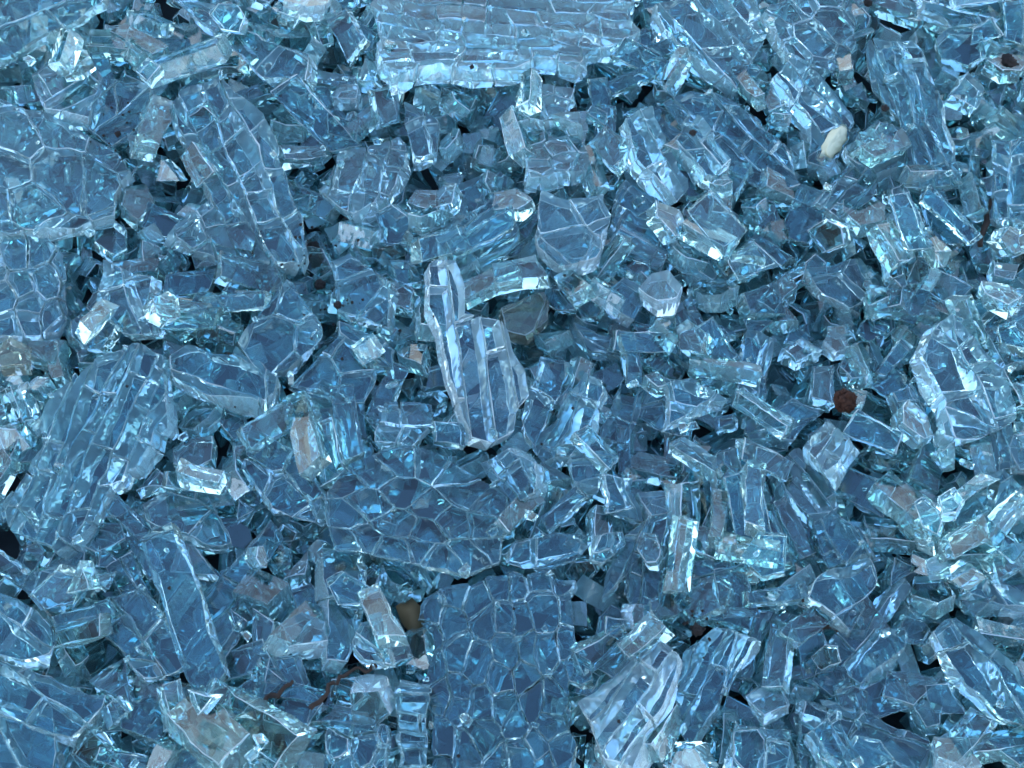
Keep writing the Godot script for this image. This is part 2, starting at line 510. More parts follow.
# ---------- the sheets: label, upper face in the picture, run of the cracks, length to width, width in mm, leans right and toward, more ----------
func low_sheets() -> Array:
	return [
		["curved chunk of thick sheet with a sparkling broken end above the round ended bar", [[169, -8], [225, 7], [246, 28], [309, 53], [308, 81], [260, 76], [243, 53], [197, 18]], 35, 1.6, 17.0, -8, 6, {"t": 10}],
		["sheet of stepped square cells under the wide strip sheet", [[520, 84], [576, 88], [562, 120], [520, 123]], 5, 1.2, 11.0, 4, -6, {}],
		["small block of six square cells split by two straight cracks", [[520, 130], [585, 120], [587, 172], [527, 179]], -8, 1.2, 9.0, 2, -10, {"gap": 0.8}],
		["faintly cracked plate beside the end of the wide strip sheet", [[655, 5], [700, -12], [755, -8], [761, 49], [738, 93], [696, 60], [664, 32]], 50, 1.5, 14.0, 8, 2, {}],
		["low bunch of thick slanting strips under the fat strip bundle", [[640, 130], [664, 120], [699, 141], [727, 190], [682, 199], [655, 190]], 55, 3.0, 9.0, -8, 10, {"t": 9}],
		["pair of thick rods side by side next to the six celled block", [[625, 116], [646, 105], [689, 190], [675, 200], [632, 158]], 60, 4.0, 11.0, 10, 4, {"t": 10}],
		["smooth bluish sheet with a crazed edge beside the frosted lump", [[611, 225], [622, 179], [657, 197], [676, 214], [668, 257], [632, 253]], 20, 1.5, 13.0, 6, 8, {}],
		["upright sided strips standing close together by the brown twig", [[994, 140], [1040, 135], [1040, 225], [994, 222]], 88, 3.0, 7.0, -6, 8, {}],
		["plain bluish plate with one bent crack above the long ridged bar", [[805, 271], [861, 257], [878, 282], [861, 313], [829, 299]], 10, 1.4, 16.0, 8, 10, {}],
		["rounded plate behind the broken ring sheet", [[973, 303], [1009, 289], [1045, 292], [1045, 360], [1002, 370]], 60, 1.4, 18.0, 8, 6, {}],
		["tall plate with one slanting crack beside the toothed corner lump", [[105, 257], [155, 275], [155, 331], [123, 334], [98, 310]], 75, 1.6, 13.0, -8, 4, {}],
		["plate of crossing cracks beneath the wrinkled bright chunk", [[292, 387], [337, 333], [360, 345], [373, 375], [365, 402], [306, 394]], 20, 1.4, 14.0, 4, 9, {}],
		["fallen flap of sheet under the pointed violet grey plate", [[337, 320], [397, 348], [393, 366], [372, 370], [340, 334]], 30, 2.0, 12.0, 4, 14, {}],
		["bowl shaped plate with a bright rim below the curved splinter", [[146, 505], [165, 493], [205, 486], [220, 510], [232, 540], [210, 545], [186, 540], [150, 530]], 20, 1.5, 14.0, 6, -6, {}],
		["dark ridged chunk wedged beside the black gap under the strip sheet", [[481, 461], [509, 443], [541, 464], [537, 496], [506, 503]], 60, 3.0, 7.0, -14, 10, {"t": 10}],
		["bundle of thin dark strips leaning beside the looped plate", [[534, 447], [583, 373], [601, 380], [597, 419], [576, 461], [548, 464]], 112, 5.0, 6.5, -10, 6, {}],
		["long curved plate lying over the pair of bright cubes", [[573, 324], [597, 331], [668, 341], [640, 358], [590, 354]], 10, 3.0, 9.0, 2, 12, {}],
		["tall cell pair beside the leaning dark strips", [[625, 370], [653, 380], [632, 447], [601, 440]], 105, 2.2, 12.0, 8, 4, {}],
		["bent plate with a rounded hole of one large cell beside the tall cell pair", [[636, 415], [650, 380], [673, 387], [690, 395], [692, 440], [667, 432]], 80, 1.3, 13.0, -4, 6, {}],
		["violet plate with straight edges below the leaning dark strips", [[569, 457], [608, 450], [611, 468], [600, 490], [572, 485]], -10, 1.6, 14.0, 4, 8, {}],
		["tall bluish plate beside the sparkling cube below the tall cell pair", [[604, 468], [629, 475], [643, 520], [608, 512]], 70, 2.0, 13.0, 8, 10, {}],
		["two slim upright plates leaning together left of the rusty seed head", [[735, 397], [745, 327], [773, 341], [763, 405]], 98, 3.0, 9.0, -4, 4, {}],
		["leaf shaped plate with a thin bright rim beneath the upright plates", [[664, 380], [692, 377], [727, 401], [699, 412], [668, 426]], 20, 2.0, 12.0, 4, 7, {}],
		["smooth sky blue plate just below the rusty seed head", [[748, 426], [794, 398], [829, 408], [794, 443], [752, 442]], -20, 2.0, 16.0, 6, 13, {}],
		["deep blue plain plate lying flat among cubes below the glaring chunk", [[769, 468], [798, 447], [840, 510], [815, 525], [780, 496]], 50, 2.0, 20.0, -6, -8, {}],
		["toothed clump of small cells beside the deep blue plate", [[699, 461], [741, 440], [766, 461], [727, 497]], 40, 1.2, 8.5, 4, 4, {"loose": 3.0, "gap": 0.8}],
		["lattice of narrow slats under the long bright edged slab", [[193, 607], [246, 544], [271, 515], [280, 537], [225, 620], [197, 650]], -52, 3.0, 7.0, 4, 10, {}],
		["tall dark blue plate hanging below the broad crazed plate", [[318, 554], [362, 545], [366, 590], [344, 665], [325, 662]], 92, 2.5, 14.0, 6, -4, {}],
		["teal faceted chunk wedged beside the dark hollow at the heap's edge", [[7, 575], [53, 561], [105, 575], [60, 612]], 5, 1.6, 13.0, -8, 10, {"t": 10}],
		["dark crazed slab sunk beneath the blurred thick slabs", [[-25, 690], [50, 720], [70, 800], [-25, 800]], 40, 1.4, 14.0, 4, 10, {}],
		["crate like square cells beside the segmented column", [[325, 718], [392, 722], [390, 800], [320, 800]], 88, 1.2, 9.0, 2, 4, {"gap": 0.9}],
		["fan of slim strips spreading under the small block of paired cubes", [[720, 625], [762, 640], [722, 700], [690, 745], [660, 700], [690, 650]], 118, 6.0, 6.0, -8, 6, {}],
		["row of violet slats leaning beside the four sided pale lump", [[826, 653], [847, 632], [910, 628], [907, 653], [861, 688]], -50, 3.0, 8.0, -10, 6, {}],
		["parallel thin slats along the flank of the four sided pale lump", [[854, 632], [903, 575], [915, 589], [868, 645]], -60, 5.0, 6.0, 10, 6, {}],
		["wide plate of rounded cells at the foot of the heap beside the bent frame plate", [[801, 698], [836, 698], [910, 727], [931, 737], [931, 800], [798, 800]], 25, 1.5, 10.5, 4, 4, {"gap": 0.8}],
		["bent frame plate with thick bright border below the sparkling crumb", [[727, 800], [738, 723], [794, 727], [792, 800]], 80, 1.4, 12.0, 6, 6, {"t": 10}],
		["long flat sheet beneath the hexagonal block near the dirt crumb", [[920, -12], [1005, -12], [1000, 18], [950, 24], [925, 10]], 10, 2.0, 16.0, 2, 10, {}],
		["crazed plate behind the hooked lump with the cream chip", [[762, 10], [800, -10], [850, -8], [860, 40], [830, 70], [790, 55]], 40, 1.4, 13.0, 8, 4, {}],
		["stepped plate between the hooked lump and the long slat bundle", [[845, 150], [880, 122], [905, 130], [900, 170], [865, 180]], -30, 2.0, 9.0, 6, 8, {}],
		["shallow plate above the bright edged prism near the thick corner slab", [[30, 75], [80, 52], [105, 80], [90, 120], [45, 110]], -30, 1.6, 14.0, 4, -6, {}],
		["slanted plate beside the ridged front bar", [[100, 75], [150, 85], [150, 130], [110, 145], [80, 120]], -40, 1.8, 14.0, -4, 8, {}],
		["tinted plate between the arched strip and the frosted lump", [[440, 230], [500, 190], [540, 215], [520, 250], [460, 270]], -35, 2.5, 9.0, 4, 4, {}],
		["bundle of parallel rods between the smooth bluish sheet and the twin lumps", [[698, 202], [734, 260], [709, 282], [694, 276], [666, 232]], 55, 5.0, 6.0, 3, 5, {}],
		["bundle of upright rods above the bar on the plain bluish plate", [[919, 211], [930, 277], [899, 287], [888, 275], [880, 225]], 78, 5.0, 6.0, -2, 1, {}],
		["bundle of short rods below the stepped plate", [[808, 199], [854, 157], [877, 175], [873, 190], [838, 222]], -45, 5.0, 6.0, -6, -1, {}],
		["bundle of rods next to the glittering cube pair", [[694, 291], [720, 347], [693, 364], [680, 357], [660, 316]], 62, 5.0, 6.0, 1, -2, {}],
		["bundle of rods above the toothed clump", [[750, 443], [756, 509], [728, 516], [718, 504], [713, 453]], 82, 5.0, 6.0, 7, 3, {}],
		["bundle of rods beside the broken ring sheet", [[928, 372], [947, 432], [919, 445], [907, 436], [893, 390]], 70, 5.0, 6.0, 8, 6, {}],
		["bundle of rods slanting across the long slate slab", [[942, 515], [1004, 471], [1023, 489], [1015, 504], [968, 538]], -38, 5.0, 6.0, -3, 6, {}],
		["bundle of rods beside the slim leaning plate", [[678, 545], [658, 611], [630, 607], [625, 591], [640, 541]], 104, 5.0, 6.0, 0, 7, {}],
		["bundle of steep rods beside the fan of slim strips", [[799, 614], [766, 686], [738, 679], [737, 661], [762, 606]], 112, 5.0, 6.0, 8, 10, {}],
		["bundle of rods at the edge of the wide plate of rounded cells", [[839, 708], [865, 759], [839, 778], [825, 772], [805, 733]], 60, 5.0, 6.0, 3, 2, {}],
		["bundle of tall rods behind the standing clear bar", [[363, 398], [372, 470], [337, 480], [324, 467], [317, 412]], 80, 5.0, 6.0, 8, 11, {}],
		["bundle of slanting rods above the upright sheet of strips", [[434, 243], [500, 205], [521, 229], [512, 245], [463, 275]], -33, 5.0, 6.0, 5, 8, {}],
		["bundle of rods under the ring sheet by the slate slab", [[1014, 409], [1017, 466], [992, 471], [985, 459], [983, 416]], 85, 5.0, 6.0, 3, 8, {}],
		["bundle of dark rods above the banded plate", [[127, 546], [160, 615], [139, 630], [125, 620], [100, 568]], 62, 5.0, 6.0, -4, 8, {}],
		["bundle of rods beneath the long bright edged slab", [[179, 655], [224, 606], [246, 620], [242, 635], [209, 673]], -50, 5.0, 6.0, -5, 5, {}],
		["bundle of rods beneath the fat strip bundle", [[695, 115], [729, 161], [711, 180], [698, 175], [671, 141]], 50, 5.0, 6.0, -7, 0, {}],
	]

func high_sheets() -> Array:
	return [
		["wide lattice sheet of many small cells below the broad crazed plate", [[421, 603], [446, 586], [488, 574], [530, 570], [576, 582], [570, 620], [581, 650], [566, 690], [577, 744], [560, 800], [418, 800], [436, 740], [422, 700], [430, 650]], 84, 1.45, 8.2, -3, 5, {"gap": 0.5, "loose": 2.2, "amp": 1.8, "slant": 1.6, "rag": 1.6, "crushed": 0.2, "chamfer": 0.6}],
		["sheet cracked into slanting rows of oblong cells beside the round ended bar", [[176, 91], [218, 77], [260, 116], [302, 218], [306, 267], [225, 262], [160, 235], [211, 197], [183, 151], [169, 105]], 66, 1.8, 9.0, -4, 2, {"gap": 0.7, "loose": 1.8}],
		["big smooth sheet with only a few wide cracks above the crumbled corner lump", [[-25, 90], [39, 109], [120, 151], [132, 172], [116, 197], [115, 215], [53, 232], [-25, 228]], 40, 1.4, 19.0, 6, -4, {}],
		["triangular plate crazed into shining corners beside the broad crazed plate", [[246, 426], [299, 447], [323, 493], [316, 520], [267, 510], [243, 468]], 45, 1.3, 13.0, -5, 5, {"gap": 0.7}],
		["pointed violet grey plate cracked in three above the fallen flap", [[333, 258], [351, 250], [394, 282], [390, 327], [337, 310]], 15, 1.4, 17.0, -6, 3, {"gap": 0.6}],
		["crumbled corner lump of whitish cells under the big smooth sheet", [[-20, 230], [35, 225], [62, 255], [68, 320], [60, 335], [20, 340], [-20, 330]], 80, 1.3, 9.5, 8, 8, {"gap": 0.9, "loose": 2.2, "mat": 1}],
		["wide sheet of long wavy strips with a thick broken front edge", [[372, 7], [396, -24], [640, -24], [628, 12], [640, 30], [616, 48], [592, 50], [576, 68], [540, 60], [520, 70], [471, 76], [440, 66], [418, 70], [393, 80], [378, 56], [384, 30]], 4, 2.1, 8.0, 2, -9, {"t": 8, "gap": 0.6, "loose": 2.4, "rag": 1.8, "amp": 1.8}],
		["thick corner slab lying over the heap with a smooth upper face", [[-30, -30], [105, -30], [100, 0], [62, 25], [0, 57], [-30, 66]], -25, 3.0, 22.0, -6, 8, {"t": 10, "up": 3}],
		["fat strip bundle split lengthwise beside the hooked lump", [[664, 102], [692, 88], [741, 102], [787, 141], [801, 183], [769, 192], [727, 165], [696, 137]], 40, 4.0, 8.0, -8, 6, {"t": 9, "loose": 2.0, "gap": 0.6}],
		["hooked lump of sheet that holds an opaque cream chip", [[773, 77], [787, 60], [815, 70], [857, 120], [847, 141], [833, 172], [808, 165], [808, 120], [794, 102]], 50, 1.5, 13.0, 4, 8, {"t": 9}],
		["long bundle of fine upright slats beside the hexagonal block", [[868, 42], [917, 39], [942, 91], [963, 183], [924, 190], [903, 183], [907, 127], [875, 88]], 71, 7.0, 6.0, -10, 4, {"t": 9, "loose": 2.0}],
		["big cracked sheet of slanting cells along the heap's edge below the crumbled corner lump", [[95, 359], [134, 341], [165, 355], [169, 401], [176, 429], [155, 447], [141, 475], [116, 489], [81, 545], [60, 555], [18, 530], [5, 500], [46, 447], [39, 422], [56, 401]], 112, 3.2, 6.5, 6, 4, {"gap": 0.6, "loose": 1.4, "up": 2}],
		["wrinkled bright chunk with a thick glassy rim beside the pointed violet plate", [[234, 352], [267, 296], [288, 278], [325, 320], [323, 334], [292, 366], [267, 371]], 120, 1.4, 17.0, 10, 4, {"t": 11, "up": 2}],
		["long thick chunk with flaked grooves beside the black crevice", [[165, 355], [186, 345], [260, 366], [278, 380], [274, 398], [257, 408], [211, 398], [169, 380]], 18, 4.0, 12.0, -4, 10, {"t": 11}],
		["curved cracked plate with a shining scalloped rim above the pointed violet plate", [[322, 190], [340, 150], [404, 135], [411, 165], [386, 197], [355, 218]], 105, 1.5, 11.0, 4, -6, {"gap": 0.6, "up": 2}],
		["chipped chunk joined to the scalloped rim plate", [[400, 102], [439, 116], [435, 151], [413, 163]], 80, 1.6, 13.0, -10, 4, {"t": 10}],
		["frosted pale lump with crumbled faces below the six celled block", [[541, 193], [569, 200], [601, 190], [611, 225], [597, 260], [558, 264], [537, 246]], 40, 1.3, 15.0, 4, 4, {"t": 11, "mat": 1, "up": 2}],
		["brown stained plate behind the upright strip sheet", [[499, 306], [544, 289], [548, 317], [527, 341], [506, 331]], 60, 1.3, 20.0, 4, 6, {"mat": 2}],
		["looped plate with a thick clear border beside the upright strip sheet", [[523, 419], [541, 355], [569, 359], [558, 401], [537, 447], [527, 436]], 105, 1.6, 14.0, 8, 6, {}],
		["neat block of four cells left of the black gap", [[386, 398], [432, 401], [435, 422], [411, 447], [376, 443]], 5, 1.5, 12.0, 4, -6, {"gap": 0.8}],
		["broken ring sheet with a bright curved border", [[935, 320], [945, 317], [973, 334], [1002, 370], [1010, 422], [977, 440], [945, 440], [942, 401], [917, 359]], 70, 1.6, 15.0, 6, 4, {"t": 9, "up": 1}],
		["glaring chunk with mirror bright flakes below the rusty seed head", [[801, 447], [829, 419], [856, 436], [829, 475], [815, 464]], 130, 1.6, 11.0, -16, -14, {"t": 10, "up": 2}],
		["banded plate of curved cells below the tall dark plate and the blue chips", [[88, 600], [141, 586], [165, 614], [190, 667], [141, 681], [102, 632]], 55, 1.7, 11.0, -5, 4, {"gap": 0.7}],
		["thin arched plate bridging the lattice sheet and the slim leaning plate", [[506, 561], [513, 540], [555, 530], [587, 544], [576, 561], [541, 572]], -10, 1.8, 14.0, 3, 8, {"gap": 0.6}],
		["slim leaning plate with a long bright edge beside the arched plate", [[601, 600], [622, 537], [646, 516], [643, 551], [618, 589]], 115, 2.5, 12.0, -10, 6, {}],
		["small ring shaped plate between the arched plate and the slim leaning plate", [[590, 558], [597, 533], [622, 526], [625, 544], [604, 565]], 60, 1.3, 14.0, 6, 6, {}],
		["arched piece with a frosted foot beside the dead leaf", [[351, 642], [362, 621], [383, 618], [393, 663], [362, 660]], 80, 1.4, 15.0, 2, -8, {}],
		["segmented column of stacked narrow slabs beside the white frosted cube", [[395, 681], [428, 684], [425, 800], [397, 800]], 2, 2.6, 7.0, 0, 4, {"gap": 0.9, "loose": 2.0, "t": 9}],
		["flared fan of thick rods with a tan stained end", [[580, 705], [653, 639], [682, 656], [668, 695], [632, 775], [604, 762], [587, 727]], -52, 5.0, 8.5, -10, -4, {"t": 10, "up": 2, "loose": 2.5, "gap": 0.8, "mat": 4}],
		["pale three part block above the four sided pale lump", [[815, 523], [833, 510], [861, 526], [875, 554], [829, 568]], 60, 2.0, 11.0, -6, 6, {"t": 10}],
		["four sided pale lump beside the parallel thin slats", [[801, 596], [822, 575], [878, 561], [880, 579], [854, 632], [833, 618]], -30, 1.8, 20.0, 4, 8, {"t": 11}],
		["thick ridged slab with flaked flank at the heap's far side", [[928, 632], [956, 618], [980, 639], [1050, 700], [1050, 735], [991, 712], [949, 674]], 45, 4.0, 14.0, -10, 6, {"t": 12, "up": 2}],
		["thin bright band curling off the heap beside the ridged slab", [[963, 593], [980, 582], [1040, 600], [1040, 612], [973, 607]], 12, 4.0, 12.0, 2, 10, {}],
		["blurred thick slab resting highest over the dark crazed slab", [[-25, 575], [35, 610], [53, 632], [49, 656], [21, 663], [-25, 655]], 35, 3.0, 18.0, 8, 6, {"t": 12, "up": 6}],
		["blurred long slab leaning below the highest thick slab", [[-25, 655], [50, 680], [102, 698], [91, 727], [70, 744], [-25, 705]], 30, 4.0, 16.0, 4, 8, {"t": 12, "up": 3}],
		["broad crazed plate with a fine web of thin cracks", [[325, 488], [340, 468], [379, 447], [418, 443], [446, 454], [481, 475], [507, 493], [505, 520], [499, 560], [467, 573], [393, 558], [333, 545]], 15, 1.5, 13.0, 3, -3, {"gap": 0.3, "up": 4, "loose": 0.7, "rag": 0.5, "slant": 1.1, "amp": 1.5, "hackle": 0.25, "crushed": 0.25, "chamfer": 0.6, "s": [[345, 480], [372, 470], [372, 500], [345, 515], [400, 458], [405, 490], [432, 462], [455, 470], [430, 505], [470, 490], [490, 500], [455, 520], [485, 525], [400, 520], [365, 535], [345, 538], [395, 545], [420, 545], [445, 555], [470, 550], [490, 545], [425, 528]]}],
		["upright sheet of long strips standing above the black gap", [[425, 264], [432, 260], [453, 259], [462, 285], [462, 313], [481, 317], [499, 321], [504, 330], [508, 350], [521, 372], [525, 395], [513, 412], [510, 432], [488, 446], [467, 440], [446, 380], [435, 331], [425, 306]], 79, 5.0, 8.4, -3, 10, {"gap": 0.6, "chamfer": 1.4, "crushed": 1.0, "up": 6, "t": 9, "slant": 0.6, "amp": 0.7, "shear": 1.7, "hackle": 0.25, "rag": 0.4, "mat": 4, "loose": 0.8}],
	]

# ---------- loose pieces: place in the picture, length and width (picture points), turn, shape (0 block, 1 bar, 2 wedge), what else ----------
func loose_pieces() -> Array:
	return [
		[186, 62, 92, 28, -18, 1, {"label": "ridged front bar lying across the heap above the slanting rows sheet", "up": 3, "roll": -35, "t": 9}],
		[109, 46, 46, 28, 5, 1], [75, 65, 40, 34, -20, 0], [317, 120, 98, 34, 46, 1, {"label": "round ended clear bar pointing down from the curved chunk", "up": 3, "roll": 20, "t": 10}],
		[306, 7, 50, 32, 5, 0, {"label": "speckled greyish chip beside the wide strip sheet", "mat": 1, "up": 3}],
		[153, 128, 74, 28, 97, 1, {"label": "upright prism with one glaring edge beside the big smooth sheet", "roll": -30, "up": 4}],
		[137, 204, 50, 36, 92, 0, {"up": 3}], [287, 130, 36, 34, 10, 0], [40, 212, 46, 20, -40, 1], [226, 240, 60, 30, 20, 1], [200, 165, 40, 26, 60, 1],
		[350, 35, 54, 28, 62, 1], [457, 105, 30, 28, 40, 0], [492, 158, 28, 25, 5, 0], [347, 98, 32, 30, 0, 0, {"mat": 1}], [470, 200, 46, 38, -30, 0], [459, 213, 26, 22, 20, 0, {"mat": 1}],
		[512, 207, 42, 36, 10, 0], [480, 235, 74, 20, -32, 1], [500, 250, 64, 18, -35, 1], [440, 245, 50, 22, -25, 1], [430, 205, 46, 34, 30, 0], [395, 225, 44, 36, 70, 0], [365, 235, 50, 30, 20, 1], [600, 100, 44, 20, 80, 1],
		[612, 150, 46, 28, 50, 1], [705, 235, 50, 26, 35, 1], [668, 225, 46, 34, 60, 0], [640, 250, 60, 22, 30, 1, {"label": "glittering narrow bar at the foot of the smooth bluish sheet", "mat": 1}],
		[959, 51, 54, 48, 20, 0, {"label": "hexagonal clear block with bright edges beside the dirt crumb", "up": 3, "roll": 20, "pitch": 8, "t": 12}],
		[1014, 24, 50, 22, 90, 1, {"up": 2}], [1005, 68, 40, 34, 20, 0], [963, 95, 44, 36, 85, 0], [882, 148, 56, 22, -35, 1], [805, 218, 64, 36, -60, 1], [861, 215, 46, 44, 0, 0], [830, 235, 44, 34, 30, 0],
		[717, 222, 54, 30, 45, 1], [760, 220, 40, 34, 15, 0], [1010, 243, 36, 30, 5, 0], [905, 225, 36, 28, 20, 0], [940, 220, 60, 26, 80, 1], [890, 245, 46, 26, 70, 1], [975, 200, 50, 22, 85, 1], [925, 250, 42, 30, 60, 0], [780, 190, 50, 26, 20, 1],
		[752, 262, 56, 40, 10, 0, {"label": "rounded clear lump on top of its twin above the white glinting cube", "up": 3, "t": 12}], [762, 304, 50, 42, -10, 0, {"label": "rounded clear lump lying against the lump on top of it", "t": 12}], [713, 296, 46, 40, -20, 0], [690, 262, 42, 30, 20, 0],
		[899, 306, 66, 28, 5, 1, {"label": "long ridged bar lying flat under the plain bluish plate", "up": 2}], [938, 283, 62, 28, 28, 1, {"up": 2}], [1003, 275, 34, 28, 5, 0, {"up": 2}], [835, 347, 28, 24, 85, 0, {"label": "small white glinting cube above the rusty seed head", "mat": 1, "up": 4}],
		[800, 355, 36, 30, 20, 0], [822, 388, 46, 34, 100, 0], [865, 360, 44, 28, 75, 1], [875, 335, 40, 32, 40, 0], [890, 385, 46, 36, 40, 0], [905, 345, 40, 26, 60, 0], [715, 345, 56, 22, 60, 1], [690, 340, 44, 30, 30, 0], [780, 320, 36, 28, 10, 0],
		[890, 442, 54, 32, 25, 2], [927, 462, 58, 30, -72, 1], [984, 464, 46, 34, 80, 1], [854, 486, 62, 30, 30, 1], [900, 502, 62, 34, 50, 1, {"up": 2}], [955, 517, 92, 30, -35, 1, {"label": "long slate blue slab with straight sides near the ridged slab"}], [1018, 455, 40, 28, 70, 0, {"mat": 1}],
		[1000, 395, 40, 30, 80, 1], [1015, 340, 36, 30, 10, 0], [870, 415, 50, 30, 20, 1], [910, 425, 40, 30, 60, 0], [685, 508, 46, 40, 95, 0, {"up": 2}], [657, 505, 38, 36, 10, 0, {"label": "sparkling crumbly cube beside the tall bluish plate", "mat": 1, "up": 2}], [748, 502, 62, 34, 80, 1, {"up": 2}], [720, 525, 40, 30, 20, 0], [710, 370, 40, 26, -30, 1],
		[622, 303, 54, 42, -30, 0, {"label": "bright white cube with a scratched face above the long curved plate", "mat": 1, "up": 4, "t": 12, "roll": 14, "pitch": 4}], [662, 296, 42, 40, 30, 0, {"label": "glittering cube touching the bright white cube", "mat": 1, "up": 3, "t": 11, "roll": -8, "pitch": 12}], [555, 341, 36, 24, -20, 2, {"label": "small bright wedge beside the looped plate", "up": 5}], [600, 285, 40, 26, 40, 0], [580, 260, 46, 30, -10, 0],
		[450, 436, 36, 30, 20, 0, {"up": 1}], [415, 360, 46, 30, 60, 0], [400, 300, 40, 30, 40, 0], [428, 320, 44, 26, 80, 1], [405, 275, 42, 30, 20, 0], [490, 285, 60, 24, -25, 1], [520, 275, 46, 26, -10, 1], [560, 300, 40, 26, 20, 0], [470, 275, 44, 22, 70, 1],
		[307, 436, 90, 26, 75, 1, {"label": "standing clear bar with a bright streak below the plate of crossing cracks", "up": 4, "roll": 30}], [345, 425, 80, 22, 82, 1], [330, 450, 60, 24, 80, 1], [270, 425, 60, 26, -40, 1], [235, 425, 40, 28, 60, 0], [197, 456, 44, 36, 10, 0], [197, 482, 62, 16, -8, 1, {"label": "curved splinter lying over the bowl shaped plate", "up": 3}],
		[98, 335, 42, 36, -20, 0, {"up": 1}], [48, 355, 50, 34, 10, 0], [20, 405, 46, 34, 60, 0], [15, 440, 40, 30, 30, 0], [205, 310, 60, 22, -8, 1], [180, 320, 44, 30, 60, 0], [215, 330, 40, 34, 20, 2], [245, 275, 60, 28, 10, 1], [190, 285, 50, 24, -6, 1], [205, 420, 46, 28, -40, 0],
		[187, 608, 152, 32, 67, 1, {"label": "long bright edged slab lying steeply across the lattice of slats", "up": 5, "roll": 8, "pitch": -6, "t": 8}], [262, 592, 56, 40, 22, 0, {"label": "clear block with a crumpled bright end beside the dark blue plate", "up": 4, "t": 11}], [278, 556, 30, 28, 85, 0, {"up": 2}], [257, 559, 20, 16, 85, 0, {"up": 2}], [265, 634, 46, 28, 85, 0, {"up": 2}],
		[304, 638, 42, 40, 2, 0, {"label": "frosted square cube beside the dark blue plate", "mat": 1, "up": 3, "t": 11}], [306, 600, 26, 24, 10, 0], [207, 730, 78, 44, 42, 1, {"label": "stout clear bar with a white glare at the foot of the heap", "up": 4, "roll": -22, "t": 11}], [260, 727, 78, 38, 35, 1, {"label": "stout slate bar lying beside the glaring stout bar", "up": 3, "roll": 30, "t": 10}],
		[297, 710, 50, 44, 30, 0, {"up": 2}], [95, 752, 56, 34, 50, 0, {"up": 2}], [102, 540, 48, 34, 10, 0], [200, 565, 56, 38, 30, 2], [148, 722, 46, 40, 10, 0], [120, 690, 50, 40, 60, 2], [211, 674, 40, 30, -10, 0], [170, 694, 62, 24, 10, 1], [150, 560, 50, 20, 60, 1], [60, 590, 50, 34, -30, 0], [130, 640, 50, 28, 40, 0], [240, 665, 56, 26, -10, 1], [285, 675, 46, 34, 20, 0],
		[381, 617, 62, 22, 62, 1, {"label": "narrow clear bar standing beside the dead leaf", "up": 4}], [374, 702, 42, 40, 5, 0, {"label": "white frosted cube at the head of the segmented column", "mat": 1, "up": 4, "t": 11}], [350, 590, 40, 30, 30, 0], [400, 585, 46, 30, 20, 0], [392, 645, 46, 34, 60, 0], [350, 690, 34, 28, 0, 0],
		[636, 618, 26, 24, 40, 0, {"mat": 1}], [616, 627, 24, 22, 35, 0], [655, 632, 26, 24, 60, 0], [667, 607, 46, 30, -25, 0], [600, 650, 46, 26, -30, 1], [585, 680, 34, 28, 20, 0], [620, 660, 40, 22, -40, 1], [685, 585, 42, 30, 20, 0],
		[885, 535, 42, 28, 5, 1], [966, 554, 58, 24, 5, 1], [766, 554, 42, 40, -30, 0, {"up": 2}], [800, 540, 34, 30, 85, 0], [780, 582, 60, 30, -42, 1, {"label": "iridescent glaring bar beside the four sided pale lump", "mat": 1, "up": 4, "roll": -30}], [703, 600, 56, 40, -10, 0, {"up": 2}], [733, 590, 46, 30, 80, 1],
		[829, 681, 36, 32, 20, 0], [908, 690, 52, 42, -10, 0], [931, 596, 42, 40, 20, 0], [770, 702, 44, 34, -30, 0, {"label": "sparkling crumb above the bent frame plate", "mat": 1, "up": 2}], [952, 757, 42, 36, 10, 0, {"mat": 1, "up": 2}], [982, 728, 40, 28, 20, 0], [1014, 750, 44, 36, 30, 0], [880, 700, 50, 28, -20, 1], [945, 700, 40, 30, 30, 0],
		[1000, 640, 50, 26, 10, 1], [1010, 560, 44, 26, -30, 1], [995, 535, 60, 18, 45, 1], [960, 575, 40, 26, 0, 0], [700, 545, 44, 30, 60, 0], [740, 560, 40, 28, 20, 0], [855, 535, 40, 26, 10, 0], [810, 650, 44, 26, 80, 1], [780, 660, 60, 20, 100, 1], [690, 760, 50, 34, 30, 0], [660, 730, 60, 24, -60, 1], [870, 755, 44, 30, 10, 0], [645, 690, 40, 26, 60, 0],
		[12, 358, 40, 34, 60, 0, {"label": "yellowish stained piece beside the crumbled corner lump", "mat": 2, "up": 3}], [1000, 300, 40, 30, 50, 0], [560, 40, 40, 28, 0, 0], [640, 60, 50, 28, 20, 1], [430, 100, 40, 28, 30, 0], [385, 110, 44, 28, 80, 1], [230, 20, 44, 30, 30, 0], [150, 25, 50, 30, 10, 0], [140, 55, 40, 30, 30, 0], [340, 130, 44, 28, 30, 0],
		[240, 537, 48, 36, 30, 0, {"up": 0.5, "q": 0.3}], [110, 240, 50, 34, 60, 0, {"up": 0.5, "q": 0.3}], [165, 226, 44, 30, 20, 1, {"up": 0.5, "q": 0.3}], [236, 476, 46, 30, 70, 0, {"up": 0.5, "q": 0.3}], [420, 650, 40, 24, 80, 1, {"up": 0.5, "q": 0.3}], [318, 262, 40, 28, 50, 0, {"up": 0.5, "q": 0.3}],
	]

const SHAPES := ["cube", "bar", "wedge"]
const CALLED := ["glass_block", "glass_bar", "glass_wedge"]
func put_sheets(rows: Array) -> void:
	for r in rows:
		var d := {"label": r[0], "o": r[1], "dir": r[2], "ratio": r[3], "w": r[4], "rx": r[5], "rz": r[6]}
		d.merge(r[7], true)
		clump(d)

